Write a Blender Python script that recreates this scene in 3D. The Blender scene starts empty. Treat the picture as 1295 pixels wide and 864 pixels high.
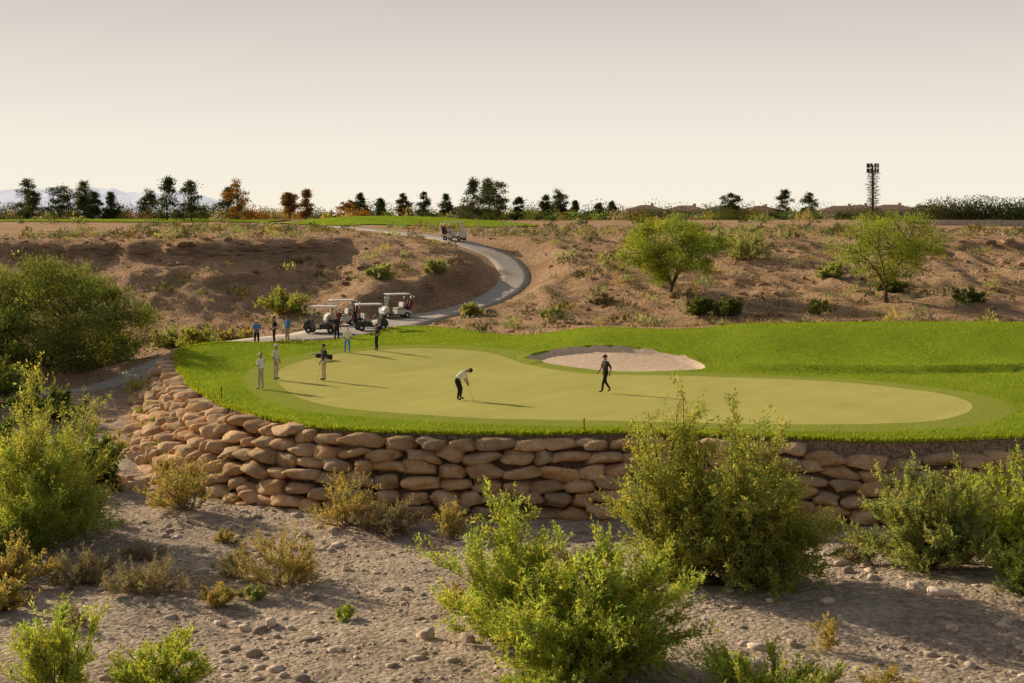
import bpy, bmesh, math, random
import numpy as np
from mathutils import Vector, Matrix
from mathutils.geometry import delaunay_2d_cdt
random.seed(4)
RS=np.random.RandomState(7)
S=bpy.context.scene
COL=S.collection

# ------------------------------------------------------------------ helpers
def sm(t):
    t=np.clip(t,0,1); return t*t*(3-2*t)
def lerp(a,b,t): return a+(b-a)*t
def _h(ix,iy,s):
    n=(ix.astype(np.int64)*374761393+iy.astype(np.int64)*668265263+s*974711)&0x7fffffff
    n=((n^(n>>13))*1274126177)&0x7fffffff
    n=n^(n>>16)
    return (n&0xffff)/32767.5-1.0
def vn(x,y,s=0):
    x=np.asarray(x,float); y=np.asarray(y,float)
    ix=np.floor(x); iy=np.floor(y); fx=x-ix; fy=y-iy
    ux=fx*fx*(3-2*fx); uy=fy*fy*(3-2*fy)
    a=_h(ix,iy,s);b=_h(ix+1,iy,s);c=_h(ix,iy+1,s);d=_h(ix+1,iy+1,s)
    return lerp(lerp(a,b,ux),lerp(c,d,ux),uy)
def fbm(x,y,o=4,s=0):
    r=0;a=1;t=0
    for i in range(o):
        r=r+a*vn(x*2**i+i*17.3,y*2**i-i*9.1,s+i); t+=a; a*=.5
    return r/t
def catmull(pts,n,closed):
    P=[np.array(p,float) for p in pts]; N=len(P); out=[]
    rng=range(N) if closed else range(N-1)
    for i in rng:
        if closed: p0,p1,p2,p3=P[i-1],P[i],P[(i+1)%N],P[(i+2)%N]
        else: p0,p1,p2,p3=P[max(i-1,0)],P[i],P[i+1],P[min(i+2,N-1)]
        for k in range(n):
            t=k/n
            out.append(.5*((2*p1)+(-p0+p2)*t+(2*p0-5*p1+4*p2-p3)*t*t+(-p0+3*p1-3*p2+p3)*t**3))
    if not closed: out.append(P[-1])
    return np.array(out)
def seg_dist(x,y,P,closed,vals=None):
    best=np.full(x.shape,1e9); bv=np.zeros(x.shape+(0 if vals is None else vals.shape[1],)) if vals is not None else None
    N=len(P)
    for i in range(N if closed else N-1):
        j=(i+1)%N
        ax,ay=P[i,0],P[i,1]; dx,dy=P[j,0]-ax,P[j,1]-ay
        l=dx*dx+dy*dy+1e-12
        t=np.clip(((x-ax)*dx+(y-ay)*dy)/l,0,1)
        d=(x-ax-t*dx)**2+(y-ay-t*dy)**2
        m=d<best
        best=np.where(m,d,best)
        if vals is not None:
            v=vals[i][None]*(1-t[...,None])+vals[j][None]*t[...,None]
            bv=np.where(m[...,None],v,bv)
    best=np.sqrt(best)
    return best if vals is None else (best,bv)
def inside(x,y,P):
    r=np.zeros(x.shape,bool); N=len(P)
    for i in range(N):
        x1,y1=P[i,0],P[i,1]; x2,y2=P[(i+1)%N,0],P[(i+1)%N,1]
        if y1==y2: continue
        c=((y1>y)!=(y2>y))&(x<(x2-x1)*(y-y1)/(y2-y1)+x1)
        r^=c
    return r
def mk(name,V,F,mat=None,colors=None,smooth=False,parent=None,matidx=None):
    V=np.asarray(V,np.float32); F=np.asarray(F,np.int32)
    me=bpy.data.meshes.new(name)
    me.vertices.add(len(V)); me.vertices.foreach_set('co',V.ravel())
    n,k=F.shape
    me.loops.add(n*k); me.loops.foreach_set('vertex_index',F.ravel())
    me.polygons.add(n); me.polygons.foreach_set('loop_start',np.arange(0,n*k,k,dtype=np.int32))
    me.update(calc_edges=True); me.validate()
    if smooth: me.polygons.foreach_set('use_smooth',np.ones(len(me.polygons),bool))
    if colors is not None:
        a=me.color_attributes.new('Col','FLOAT_COLOR','POINT')
        c=np.ones((len(V),4),np.float32); c[:,:colors.shape[1]]=colors
        a.data.foreach_set('color',c.ravel())
    mats=mat if isinstance(mat,(list,tuple)) else [mat]
    for m in mats:
        if m: me.materials.append(m)
    ob=bpy.data.objects.new(name,me); COL.objects.link(ob)
    if parent: ob.parent=parent
    return ob
def empty(name,loc=(0,0,0),rz=0):
    e=bpy.data.objects.new(name,None); e.location=loc; e.rotation_euler=(0,0,rz); COL.objects.link(e); return e

# ------------------------------------------------------------------ materials
def newmat(name):
    m=bpy.data.materials.new(name); m.use_nodes=True
    nt=m.node_tree; nt.nodes.clear()
    o=nt.nodes.new('ShaderNodeOutputMaterial')
    return m,nt,o
def ramp(nt,fac,stops):
    r=nt.nodes.new('ShaderNodeValToRGB'); e=r.color_ramp.elements
    while len(e)<len(stops): e.new(.5)
    for i,(p,c) in enumerate(stops):
        e[i].position=p; e[i].color=tuple(c)+((1,) if len(c)==3 else ())
    nt.links.new(fac,r.inputs[0]); return r.outputs[0]
def noise(nt,vec,scale,detail=4,rough=.6,dim=None):
    n=nt.nodes.new('ShaderNodeTexNoise'); n.inputs['Scale'].default_value=scale
    n.inputs['Detail'].default_value=detail; n.inputs['Roughness'].default_value=rough
    nt.links.new(vec,n.inputs['Vector']); return n.outputs['Fac']
def mix(nt,a,b,f,mode='MIX'):
    m=nt.nodes.new('ShaderNodeMix'); m.data_type='RGBA'; m.blend_type=mode
    for i,v in ((6,a),(7,b)):
        if hasattr(v,'links'): nt.links.new(v,m.inputs[i])
        else: m.inputs[i].default_value=tuple(v)+(1,)
    if hasattr(f,'links'): nt.links.new(f,m.inputs[0])
    else: m.inputs[0].default_value=f
    return m.outputs[2]
def math_(nt,op,a,b=None,clamp=False):
    m=nt.nodes.new('ShaderNodeMath'); m.operation=op; m.use_clamp=clamp
    for i,v in enumerate((a,b)):
        if v is None: continue
        if hasattr(v,'links'): nt.links.new(v,m.inputs[i])
        else: m.inputs[i].default_value=v
    return m.outputs[0]
def maprange(nt,v,a,b):
    m=nt.nodes.new('ShaderNodeMapRange'); m.inputs[1].default_value=a; m.inputs[2].default_value=b
    nt.links.new(v,m.inputs[0]); return m.outputs[0]
def geo(nt):
    g=nt.nodes.new('ShaderNodeNewGeometry'); return g.outputs['Position'],g
def bump(nt,h,dist,strength=1.0):
    b=nt.nodes.new('ShaderNodeBump'); b.inputs['Distance'].default_value=dist; b.inputs['Strength'].default_value=strength
    nt.links.new(h,b.inputs['Height']); return b.outputs[0]
def principled(nt,o,color,rough=.9,normal=None,spec=.2,metal=0):
    p=nt.nodes.new('ShaderNodeBsdfPrincipled')
    if hasattr(color,'links'): nt.links.new(color,p.inputs['Base Color'])
    else: p.inputs['Base Color'].default_value=tuple(color)+(1,)
    p.inputs['Roughness'].default_value=rough
    p.inputs['Specular IOR Level'].default_value=spec; p.inputs['Metallic'].default_value=metal
    if normal is not None: nt.links.new(normal,p.inputs['Normal'])
    nt.links.new(p.outputs[0],o.inputs[0]); return p
def plain(name,c,rough=.6,spec=.3,metal=0,var=.12):
    m,nt,o=newmat(name); pos,_=geo(nt)
    f=noise(nt,pos,9,3)
    c2=tuple(x*(1-var*2) for x in c); c3=tuple(min(1,x*(1+var)) for x in c)
    principled(nt,o,ramp(nt,f,[(.3,c2),(.7,c3)]),rough,None,spec,metal); return m
def leafmat(name,c,trans=.4,yellow=1.25):
    m,nt,o=newmat(name)
    a=nt.nodes.new('ShaderNodeAttribute'); a.attribute_name='Col'
    col=mix(nt,c,a.outputs['Color'],1.0,'MULTIPLY')
    d=nt.nodes.new('ShaderNodeBsdfDiffuse'); t=nt.nodes.new('ShaderNodeBsdfTranslucent')
    nt.links.new(col,d.inputs[0])
    tc=mix(nt,col,(yellow*1.15,1.3,.65),1.0,'MULTIPLY'); nt.links.new(tc,t.inputs[0])
    ms=nt.nodes.new('ShaderNodeMixShader'); ms.inputs[0].default_value=trans
    nt.links.new(d.outputs[0],ms.inputs[1]); nt.links.new(t.outputs[0],ms.inputs[2])
    nt.links.new(ms.outputs[0],o.inputs[0]); return m

# ------------------------------------------------------------------ layout (metres)
lawn_ctrl=[(-19.4,82.6),(-16.9,74),(-14,66.5),(-11.1,61.3),(-7.9,57.7),(-4.6,56.2),(-.2,55.9),(3.5,56.1),(7.5,55.2),(11,54.4),(15.1,54.1),(19.9,55.3),(27,58),(38,64),(48,76),(46,89),
 (32.6,90.8),(23.3,91.8),(12.3,90.6),(3.5,93),(-1.5,97.5),(-5,102),(-8,103.2),(-9.5,97.5),(-11.5,92.3),(-14.3,90.3),(-17.6,89.6),(-19.6,86.5)]
LAWN=catmull(lawn_ctrl,7,True)
green_ctrl=[(-12.2,73.8),(-12.7,80),(-10.5,84.8),(-6.2,87),(-1.8,85.5),(1.0,80.5),(4.5,76.4),(10.7,75.2),(16.5,73),(19.9,69),(20.6,64),(18.9,60.3),(16.2,58.2),(11.3,57.5),(6.6,58.4),(1.7,59.3),(-2.9,60.2),(-6.8,62.4),(-9.9,66.5)]
GREEN=catmull(green_ctrl,9,True)
bunk_ctrl=[(.9,82.8),(2.4,84.3),(5.4,84.4),(8.2,83.4),(10.4,81.2),(10.5,78.5),(7.6,77.5),(5.6,77.8),(4.1,78.9),(2.1,80.9)]
BUNK=catmull(bunk_ctrl,7,True)
path_ctrl=[(-60,77,-2.0,.9),(-45,78,-1.9,.9),(-32,80,-1.8,.9),(-24.2,82.5,-1.5,.9),(-21.6,88.5,-.6,1.1),(-18,94.5,0.0,1.8),(-12.6,98.5,.25,3.2),(-9.4,106.5,.35,3.0),(-5.7,113,.7,1.7),(-2.6,118,1.25,1.45),(-.4,124,2.15,1.4),(.2,129,3.2,1.4),(-.9,134,4.5,1.4),(-3.5,138,5.5,1.4),(-6,142,6.1,1.4),(-9,150,6.4,1.4),(-14,165,6.7,1.4),(-24,190,7.2,1.4),(-40,215,7.6,1.4)]
PATH=catmull(path_ctrl,8,False)

def lawnz(x,y):
    A=lerp(.45,1.3,sm((x+1)/8))
    yb=78+sm((x-12)/10)*1.0
    z=A*sm((y-yb)/12)
    z=z+.38*sm((x-10.5)/5)*sm((y-(77.6+1.1*np.sin(x*.22)))/.7)
    z=z+.08*fbm(x/5,y/5,2,5)
    z=z+.22*sm((x+16)/-4)*sm((y-70)/10)
    return z
def natural(x,y):
    zb=-3.1+.30*fbm(x/7,y/7,4,1)+.11*fbm(x*.9,y*.9,3,3)
    zb=zb+9.7*np.clip((30-y)/28,0,1)
    left=sm((-8-x)/14)
    M=lerp(1.0,-.9,left)+.25*fbm(x/9,y/9,3,2)
    z=lerp(zb,M,sm((y-58)/36))
    cen=np.exp(-((x+1)/9.0)**2)
    wob=fbm(x/14,x*0+.3,3,11)
    y0=lerp(101,103,left)+cen*8+3*wob
    R=lerp(139,124,sm((-12-x)/14))+3.5*wob+2.0*fbm(x/3,y/9,3,21)
    s=np.clip((y-y0)/(R-y0),0,1)
    ledge=sm((-12-x)/8)*.20+sm((x-20)/10)*.12
    led=sm((s-.86)/.06)*.6+sm((s-.62)/.04)*.25+sm((s-.40)/.04)*.15
    p=(1-ledge)*s**1.1+ledge*led
    top=6.5+1.45*sm((y-R)/120)+.25*fbm(x/25,y/25,3,8)*sm((y-R)/30)
    h=lerp(z,top,p)
    gul=(1-np.abs(fbm(x/5+y/40,y/16,4,31)))
    h=h+(s*(1-s)*4)**.7*(1.1*(gul-.75)+.38*fbm(x/2,y/2,4,33))
    h=h+.14*fbm(x/1.3,y/1.3,3,35)*sm((y-92)/8)*(1-sm((y-170)/40))
    h=h+.95*np.exp(-((x+15)/13.)**2-((y-205)/13.)**2)
    h=np.where(y>600,lerp(h,7.6,np.clip((y-600)/600,0,1)),h)
    return h
def hgt(x,y):
    x=np.asarray(x,float);y=np.asarray(y,float)
    z=natural(x,y)
    L=lawnz(x,y)
    d=seg_dist(x,y,LAWN,True); ins=inside(x,y,LAWN)
    b=sm((y-84)/5)
    zi=lerp(z,L-.25,np.maximum(sm((d-.3)/1.8),b))
    zi=np.where(inside(x,y,BUNK),zi-.35,zi)
    zo=lerp(z,L-.06,b*(1-sm(d/7)))
    pd,pv=seg_dist(x,y,PATH[:,:2],False,PATH[:,2:4])
    w=1-sm((pd-pv[...,1]-.3)/3.5)
    zo=lerp(zo,pv[...,0],w)
    return np.where(ins,zi,zo)
def tz(x,y): return float(hgt(np.array([x]),np.array([y]))[0])

# ------------------------------------------------------------------ ground sheet
def grow(a,b,st,g=1.12):
    out=[];p=a
    while abs(p-a)<abs(b-a):
        st*=g; p+=st*(1 if b>a else -1); out.append(p)
    return out
xs=np.array(sorted(grow(-42,-7000,.5)+list(np.arange(-42,55,.42))+grow(55,7000,.5)))
ys=np.array(sorted(list(np.arange(-60,28,4))+list(np.arange(28,62,.3))+list(np.arange(62,150,.42))+grow(150,9500,.5,1.08)))
X,Y=np.meshgrid(xs,ys)
Z=hgt(X.ravel(),Y.ravel())
V=np.stack([X.ravel(),Y.ravel(),Z],1)
nx,ny=len(xs),len(ys)
I=np.arange(nx*ny).reshape(ny,nx)
F=np.stack([I[:-1,:-1],I[:-1,1:],I[1:,1:],I[1:,:-1]],-1).reshape(-1,4)

m,nt,o=newmat('desert_ground'); pos,g=geo(nt)
n1=noise(nt,pos,.28,5,.6); n2=noise(nt,pos,2.2,6,.75); n3=noise(nt,pos,11,4,.75); n4=noise(nt,pos,.07,3,.5)
grav=ramp(nt,n2,[(.28,(.26,.19,.13)),(.5,(.54,.42,.31)),(.72,(.82,.67,.52))])
dust=ramp(nt,n3,[(.3,(.56,.43,.31)),(.7,(.86,.69,.52))])
gcol=mix(nt,grav,dust,ramp(nt,n1,[(.44,(0,0,0)),(.6,(.9,.9,.9))]))
vo=nt.nodes.new('ShaderNodeTexVoronoi'); vo.inputs['Scale'].default_value=6; nt.links.new(pos,vo.inputs['Vector'])
vcol=ramp(nt,vo.outputs['Color'],[(.0,(.5,.48,.46)),(.55,(1,1,1)),(1,(1.35,1.33,1.3))])
gcol=mix(nt,gcol,vcol,.75,'MULTIPLY')
red=ramp(nt,n2,[(.28,(.25,.135,.07)),(.5,(.58,.345,.19)),(.72,(.85,.57,.35))])
red2=ramp(nt,n3,[(.3,(.36,.22,.12)),(.7,(.85,.58,.36))])
rcol=mix(nt,red,red2,.5)
rcol=mix(nt,rcol,(.66,.68,.56),ramp(nt,n1,[(.48,(0,0,0)),(.64,(.9,.9,.9))]),'MULTIPLY')
rcol=mix(nt,rcol,vcol,.5,'MULTIPLY')
sep=nt.nodes.new('ShaderNodeSeparateXYZ'); nt.links.new(pos,sep.inputs[0])
yy=math_(nt,'ADD',sep.outputs[1],math_(nt,'MULTIPLY',n4,10))
col=mix(nt,gcol,rcol,maprange(nt,yy,72,92))
sn=nt.nodes.new('ShaderNodeSeparateXYZ'); nt.links.new(g.outputs['Normal'],sn.inputs[0])
st=math_(nt,'MULTIPLY',maprange(nt,sn.outputs[2],.88,.66),maprange(nt,sep.outputs[1],98,104))
wv=nt.nodes.new('ShaderNodeTexNoise'); mp=nt.nodes.new('ShaderNodeMapping'); mp.inputs['Scale'].default_value=(.5,.5,5)
nt.links.new(pos,mp.inputs[0]); nt.links.new(mp.outputs[0],wv.inputs['Vector']); wv.inputs['Scale'].default_value=1.3; wv.inputs['Detail'].default_value=6
col=mix(nt,col,ramp(nt,wv.outputs['Fac'],[(.3,(.13,.08,.05)),(.65,(.46,.30,.18))]),st)
hh=math_(nt,'ADD',math_(nt,'MULTIPLY',n2,1.4),math_(nt,'ADD',math_(nt,'MULTIPLY',n3,.5),math_(nt,'MULTIPLY',vo.outputs['Distance'],-.7)))
principled(nt,o,col,1,bump(nt,hh,.2,1),.05)
mk('ground',V,F,m,smooth=True)

# ------------------------------------------------------------------ turf, green, bunker
pts=[];edges=[]
def addloop(P):
    s=len(pts)
    for p in P: pts.append((p[0],p[1]))
    for i in range(len(P)): edges.append((s+i,s+(i+1)%len(P)))
for P in (LAWN,GREEN,BUNK): addloop(P)
gx,gy=np.meshgrid(np.arange(-21,50,.45),np.arange(53,105,.45))
gx=gx.ravel()+RS.uniform(-.1,.1,gx.size); gy=gy.ravel()+RS.uniform(-.1,.1,gy.size)
k=inside(gx,gy,LAWN)&(seg_dist(gx,gy,LAWN,True)>.2)&(seg_dist(gx,gy,GREEN,True)>.2)&(seg_dist(gx,gy,BUNK,True)>.18)
bx,by=np.meshgrid(np.arange(0,11.5,.2),np.arange(76.6,85.8,.2)); bx=bx.ravel();by=by.ravel()
kb=(seg_dist(bx,by,BUNK,True)<.9)&(seg_dist(bx,by,BUNK,True)>.07)
k&=~((seg_dist(gx,gy,BUNK,True)<.9))
for a,b in zip(gx[k],gy[k]): pts.append((a,b))
for a,b in zip(bx[kb],by[kb]): pts.append((a,b))
res=delaunay_2d_cdt([Vector(p) for p in pts],edges,[],0,1e-5)
vv=np.array([(p.x,p.y) for p in res[0]]); ff=[f for f in res[2] if len(f)==3]; ff=np.array(ff)
cc=vv[ff].mean(1)
ins=inside(cc[:,0],cc[:,1],LAWN); ff=ff[ins]; cc=cc[ins]
a=vv[ff]; area=(a[:,1,0]-a[:,0,0])*(a[:,2,1]-a[:,0,1])-(a[:,2,0]-a[:,0,0])*(a[:,1,1]-a[:,0,1])
ff[area<0]=ff[area<0][:,::-1]
zz=lawnz(vv[:,0],vv[:,1])
db=seg_dist(vv[:,0],vv[:,1],BUNK,True); ib=inside(vv[:,0],vv[:,1],BUNK)
zz=zz-np.where(ib,.20*sm(db/.4),0)+np.where(~ib,.12*sm(1-db/.9),.0)*(vv[:,1]>81)
dg=seg_dist(vv[:,0],vv[:,1],GREEN,True); de=seg_dist(vv[:,0],vv[:,1],LAWN,True)
ig=inside(vv[:,0],vv[:,1],GREEN)
zz=zz-np.where(ig,0.02*sm(dg/.3),0)
zz=zz-.12*sm(1-de/.7)*(vv[:,1]<84)
V3=np.column_stack([vv,zz])
colr=np.column_stack([np.where(ig,0,dg/10),de/10,np.zeros(len(vv))])
fg=inside(cc[:,0],cc[:,1],GREEN); fb=inside(cc[:,0],cc[:,1],BUNK)

def turf(name,c1,c2,c3,sc,bd,collar=False):
    m,nt,o=newmat(name); pos,_=geo(nt)
    mp=nt.nodes.new('ShaderNodeMapping'); mp.inputs['Scale'].default_value=(1,.6,1); nt.links.new(pos,mp.inputs[0])
    a=noise(nt,mp.outputs[0],.35,4,.6); b=noise(nt,pos,sc,6,.75)
    c=mix(nt,ramp(nt,a,[(.3,c1),(.7,c2)]),ramp(nt,b,[(.25,c1),(.75,c3)]),.55)
    if collar:
        at=nt.nodes.new('ShaderNodeAttribute'); at.attribute_name='Col'
        s=nt.nodes.new('ShaderNodeSeparateColor'); nt.links.new(at.outputs['Color'],s.inputs[0])
        w=math_(nt,'ADD',s.outputs[0],math_(nt,'MULTIPLY',b,.03))
        f=maprange(nt,w,.17,.20)
        cl=mix(nt,(.29,.34,.045),(.42,.45,.09),b)
        c=mix(nt,cl,c,f)
    wv=nt.nodes.new('ShaderNodeTexWave'); wv.inputs['Scale'].default_value=.16; wv.inputs['Distortion'].default_value=1.2
    mp2=nt.nodes.new('ShaderNodeMapping'); mp2.inputs['Rotation'].default_value=(0,0,.6); nt.links.new(pos,mp2.inputs[0]); nt.links.new(mp2.outputs[0],wv.inputs['Vector'])
    c=mix(nt,c,ramp(nt,wv.outputs['Fac'],[(.35,(.93,.94,.92)),(.65,(1,1,1))]),.5,'MULTIPLY')
    nrm=bump(nt,b,bd,1)
    d=nt.nodes.new('ShaderNodeBsdfDiffuse'); nt.links.new(c,d.inputs[0]); nt.links.new(nrm,d.inputs['Normal'])
    nt.links.new(d.outputs[0],o.inputs[0]); return m
m_rough=turf('rough_turf',(.15,.225,.015),(.33,.43,.03),(.47,.57,.055),5,.18,True)
m_green=turf('bent_turf',(.42,.385,.105),(.57,.51,.15),(.62,.56,.185),7,.03)
m,nt,o=newmat('bunker_sand'); pos,_=geo(nt)
b=noise(nt,pos,3.5,5,.7)
principled(nt,o,ramp(nt,b,[(.3,(.60,.43,.28)),(.7,(.82,.64,.46))]),1,bump(nt,b,.06,.9),.05); m_sand=m
def sub(name,mask,mat):
    f=ff[mask]; u,inv=np.unique(f.ravel(),return_inverse=True)
    return mk(name,V3[u],inv.reshape(-1,3),mat,colr[u],smooth=True)
sub('lawn',(~fg)&(~fb),m_rough)
sub('putting_green',fg,m_green)
sub('sand_bunker',fb,m_sand)

def leafquads(P,D,L,W,rs):
    n=len(P)
    D=D/np.maximum(np.linalg.norm(D,axis=1,keepdims=True),1e-6)
    R=rs.normal(size=(n,3)); Sd=np.cross(D,R); Sd/=np.maximum(np.linalg.norm(Sd,axis=1,keepdims=True),1e-6)
    L=np.broadcast_to(L,(n,))[:,None]; W=np.broadcast_to(W,(n,))[:,None]
    V=np.stack([P,P+D*L*.45+Sd*W*.5,P+D*L,P+D*L*.45-Sd*W*.5],1).reshape(-1,3)
    return V,np.arange(n*4).reshape(n,4)
m_blade=leafmat('grass_blades',(.31,.38,.035),.42)
n=70000
ga=RS.uniform(-20,45,n*2); gb=RS.uniform(53.5,104,n*2)
dl=seg_dist(ga,gb,LAWN,True); il=inside(ga,gb,LAWN); dgr=seg_dist(ga,gb,GREEN,True); igr=inside(ga,gb,GREEN); ibk=inside(ga,gb,BUNK)
prob=np.where(dl<.5,1.0,.5)
k=il&~igr&~ibk&(dgr>1.8)&(RS.rand(n*2)<prob)
ga=ga[k];gb=gb[k];dl=dl[k]
ei=RS.randint(0,len(LAWN),22000); et=RS.rand(22000)[:,None]
ep=LAWN[ei]*(1-et)+LAWN[(ei+1)%len(LAWN)]*et+RS.normal(0,.1,(22000,2))
ga=np.r_[ga,ep[:,0]];gb=np.r_[gb,ep[:,1]]
gz=lawnz(ga,gb)-.1
L=RS.uniform(.06,.15,len(ga)); L[-22000:]*=1.7
D=np.column_stack([RS.normal(0,.5,len(ga)),RS.normal(0,.5,len(ga)),np.ones(len(ga))])
gz[:-22000]+=.07
Vb,Fb=leafquads(np.column_stack([ga,gb,gz]),D,L,.05,RS)
cb=np.repeat(RS.uniform(.6,1.25,(len(ga),1))*np.ones((1,3)),4,0)
mk('grass',Vb,Fb,m_blade,cb)

# ------------------------------------------------------------------ cart path
m,nt,o=newmat('path_concrete'); pos,_=geo(nt)
b=noise(nt,pos,2.5,6,.7); c=noise(nt,pos,.3,3,.5)
principled(nt,o,mix(nt,ramp(nt,b,[(.3,(.42,.36,.29)),(.7,(.56,.49,.41))]),(.8,.74,.66),ramp(nt,c,[(.4,(0,0,0)),(.7,(.6,.6,.6))]),'MULTIPLY'),.9,bump(nt,b,.02),.1)
m_path=m
PV=[];PF=[]
for i,p in enumerate(PATH):
    q=PATH[min(i+1,len(PATH)-1)]-PATH[max(i-1,0)]
    nrm=np.array([-q[1],q[0]]); nrm/=np.linalg.norm(nrm)
    for j,t in enumerate((-1,-1,-.5,0,.5,1,1)):
        PV.append((p[0]+nrm[0]*t*p[3],p[1]+nrm[1]*t*p[3],p[2]+(.06 if 0<j<6 else -.15)))
for i in range(len(PATH)-1):
    for j in range(6):
        a=i*7+j; PF.append((a,a+7,a+8,a+1))
mk('cart_path',PV,PF,m_path)

# ------------------------------------------------------------------ far fairways
def fairway(name,cx,cy,rx,ry):
    V=[];F=[];nr=10;na=48
    for r in range(nr+1):
        for a in range(na):
            t=2*math.pi*a/na; q=r/nr*(1+.15*math.sin(3*t+cx))
            V.append((cx+rx*q*math.cos(t),cy+ry*q*math.sin(t)))
    V=np.array(V); z=hgt(V[:,0],V[:,1])+.12
    for r in range(nr):
        for a in range(na): F.append((r*na+a,(r+1)*na+a,(r+1)*na+(a+1)%na,r*na+(a+1)%na))
    mk(name,np.column_stack([V,z]),F,m_rough,np.ones((len(V),3)),smooth=True)
fairway('fairway',-15,203,19,16)
fairway('fairway',-72,225,38,17)

# ------------------------------------------------------------------ rocks
def ico(sub):
    bm=bmesh.new(); bmesh.ops.create_icosphere(bm,subdivisions=sub,radius=1)
    v=np.array([x.co[:] for x in bm.verts]); f=np.array([[x.index for x in q.verts] for q in bm.faces]); bm.free(); return v,f
def n3(P,s):
    return (vn(P[:,0]+P[:,2]*.7,P[:,1]-P[:,2]*.6,s)+vn(P[:,1]+3.1,P[:,2]*1.1+P[:,0]*.4,s+5))*.5
iv3,if3=ico(3); iv1,if1=ico(1); iv2,if2=ico(2)
def rock_variant(v,seed,blocky,amp):
    p=np.sign(v)*np.abs(v)**blocky
    p/= (np.abs(p)**4).sum(1,keepdims=True)**.25
    p=p*.6+v*.4
    rs=np.random.RandomState(seed+500)
    for _ in range(6):
        nrm=rs.normal(size=3); nrm/=np.linalg.norm(nrm); dd=p@nrm; lim=rs.uniform(.60,.88); ov=np.maximum(dd-lim,0); p=p-ov[:,None]*nrm*.9
    d=1+amp*n3(v*1.3+seed*7,seed)+amp*.5*n3(v*3.1+seed*3,seed+9)+amp*.3*n3(v*8,seed+19)
    return p*d[:,None]
m,nt,o=newmat('sandstone'); pos,_=geo(nt)
at=nt.nodes.new('ShaderNodeAttribute'); at.attribute_name='Col'
a=noise(nt,pos,2.2,6,.7); b=noise(nt,pos,14,5,.8)
c=mix(nt,ramp(nt,a,[(.28,(.52,.31,.16)),(.5,(.80,.53,.30)),(.72,(.92,.70,.46))]),ramp(nt,b,[(.3,(.58,.52,.48)),(.55,(1,1,1))]),.8,'MULTIPLY')
c=mix(nt,c,at.outputs['Color'],1,'MULTIPLY')
principled(nt,o,c,.95,bump(nt,math_(nt,'ADD',a,math_(nt,'MULTIPLY',b,.4)),.14,1),.08); m_rock=m
m_soil=plain('bank_soil',(.34,.25,.17),1,.05,var=.35)

wall=empty('stone_retaining_wall')
fr=LAWN[0:7*13]
q=np.vstack([LAWN[-10:],fr])
def outn(P):
    d=np.gradient(P,axis=0); nn=np.column_stack([d[:,1],-d[:,0]]); nn/=np.linalg.norm(nn,axis=1,keepdims=True); return nn
nn=outn(q)
if inside(np.array([q[40,0]+nn[40,0]]),np.array([q[40,1]+nn[40,1]]),LAWN)[0]: nn=-nn
variants=[rock_variant(iv3,s,(.42,.6,.8)[s%3],.26) for s in range(20)]
WV=[];WF=[];WC=[];cnt=0
rh=.49
for k in range(7):
    bat=lerp(1.35,3.4,sm((-6.5-q[:,0])/6))
    off=.16+bat*((k+.4)*rh/3.1)
    P=q+nn*off[:,None]
    seg=np.r_[0,np.cumsum(np.linalg.norm(np.diff(P,axis=0),axis=1))]
    s=RS.uniform(0,.6)
    while s<seg[-1]-.5:
        left=np.interp(s,seg,q[:,0])<-9
        w=RS.uniform(.8,1.6)*(.85 if left else 1.0)
        if RS.rand()<.12: w*=1.25
        px=np.interp(s+w/2,seg,P[:,0]); py=np.interp(s+w/2,seg,P[:,1])
        tx=np.interp(s+w,seg,P[:,0])-np.interp(s,seg,P[:,0]); ty=np.interp(s+w,seg,P[:,1])-np.interp(s,seg,P[:,1])
        ang=math.atan2(ty,tx)+RS.normal(0,.15 if not left else .38)
        zt=float(lawnz(np.array([px]),np.array([py]))[0])-.19
        drop=.40*float(sm((px-10.5)/3))
        wave=.09*float(vn(np.array([px*.45]),np.array([k*.35]),71)[0])*(1 if k>0 else .4)
        zc=zt-drop-(k+.5)*rh+wave+RS.normal(0,.04 if not left else .10)
        s+=w*.97
        if zc+.35<tz(px,py) : continue
        if zc<-3.7: continue
        v=variants[RS.randint(20)]
        fl=RS.choice([-1,1]); hz=rh*.5*RS.uniform(.95,1.28)
        sc=np.array([w*.56*fl,RS.uniform(.42,.66)+(.12 if left else 0),hz])
        p=v*sc
        tl=RS.normal(0,.08); p=np.column_stack([p[:,0]*math.cos(tl)-p[:,2]*math.sin(tl),p[:,1],p[:,0]*math.sin(tl)+p[:,2]*math.cos(tl)])
        ca,sa=math.cos(ang),math.sin(ang)
        p=np.column_stack([p[:,0]*ca-p[:,1]*sa+px,p[:,0]*sa+p[:,1]*ca+py,p[:,2]+zc])
        WV.append(p); f=if3+cnt; WF.append(f if fl>0 else f[:,::-1]); cnt+=len(v)
        t=RS.uniform(.66,1.1); r=RS.uniform(-.05,.07)
        WC.append(np.tile([t+r,t,t-r],(len(v),1)))
ob=mk('boulder_courses',np.vstack(WV),np.vstack(WF),m_rock,np.vstack(WC),smooth=True,parent=wall)
BV=[];BF=[]
for i in range(len(q)):
    bt=float(lerp(1.35,3.4,sm((-6.5-q[i,0])/6)))
    zt=float(lawnz(q[i:i+1,0],q[i:i+1,1])[0])-.1
    for j in range(9):
        t=j/8; o2=-.12+bt*t*1.1-(.0 if j==0 else .12); z=zt-3.6*t
        BV.append((q[i,0]+nn[i,0]*o2,q[i,1]+nn[i,1]*o2,z))
for i in range(len(q)-1):
    for j in range(8): a=i*9+j; BF.append((a,a+1,a+10,a+9))
mk('soil_backfill',BV,BF,m_soil,parent=wall,smooth=True)

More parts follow.
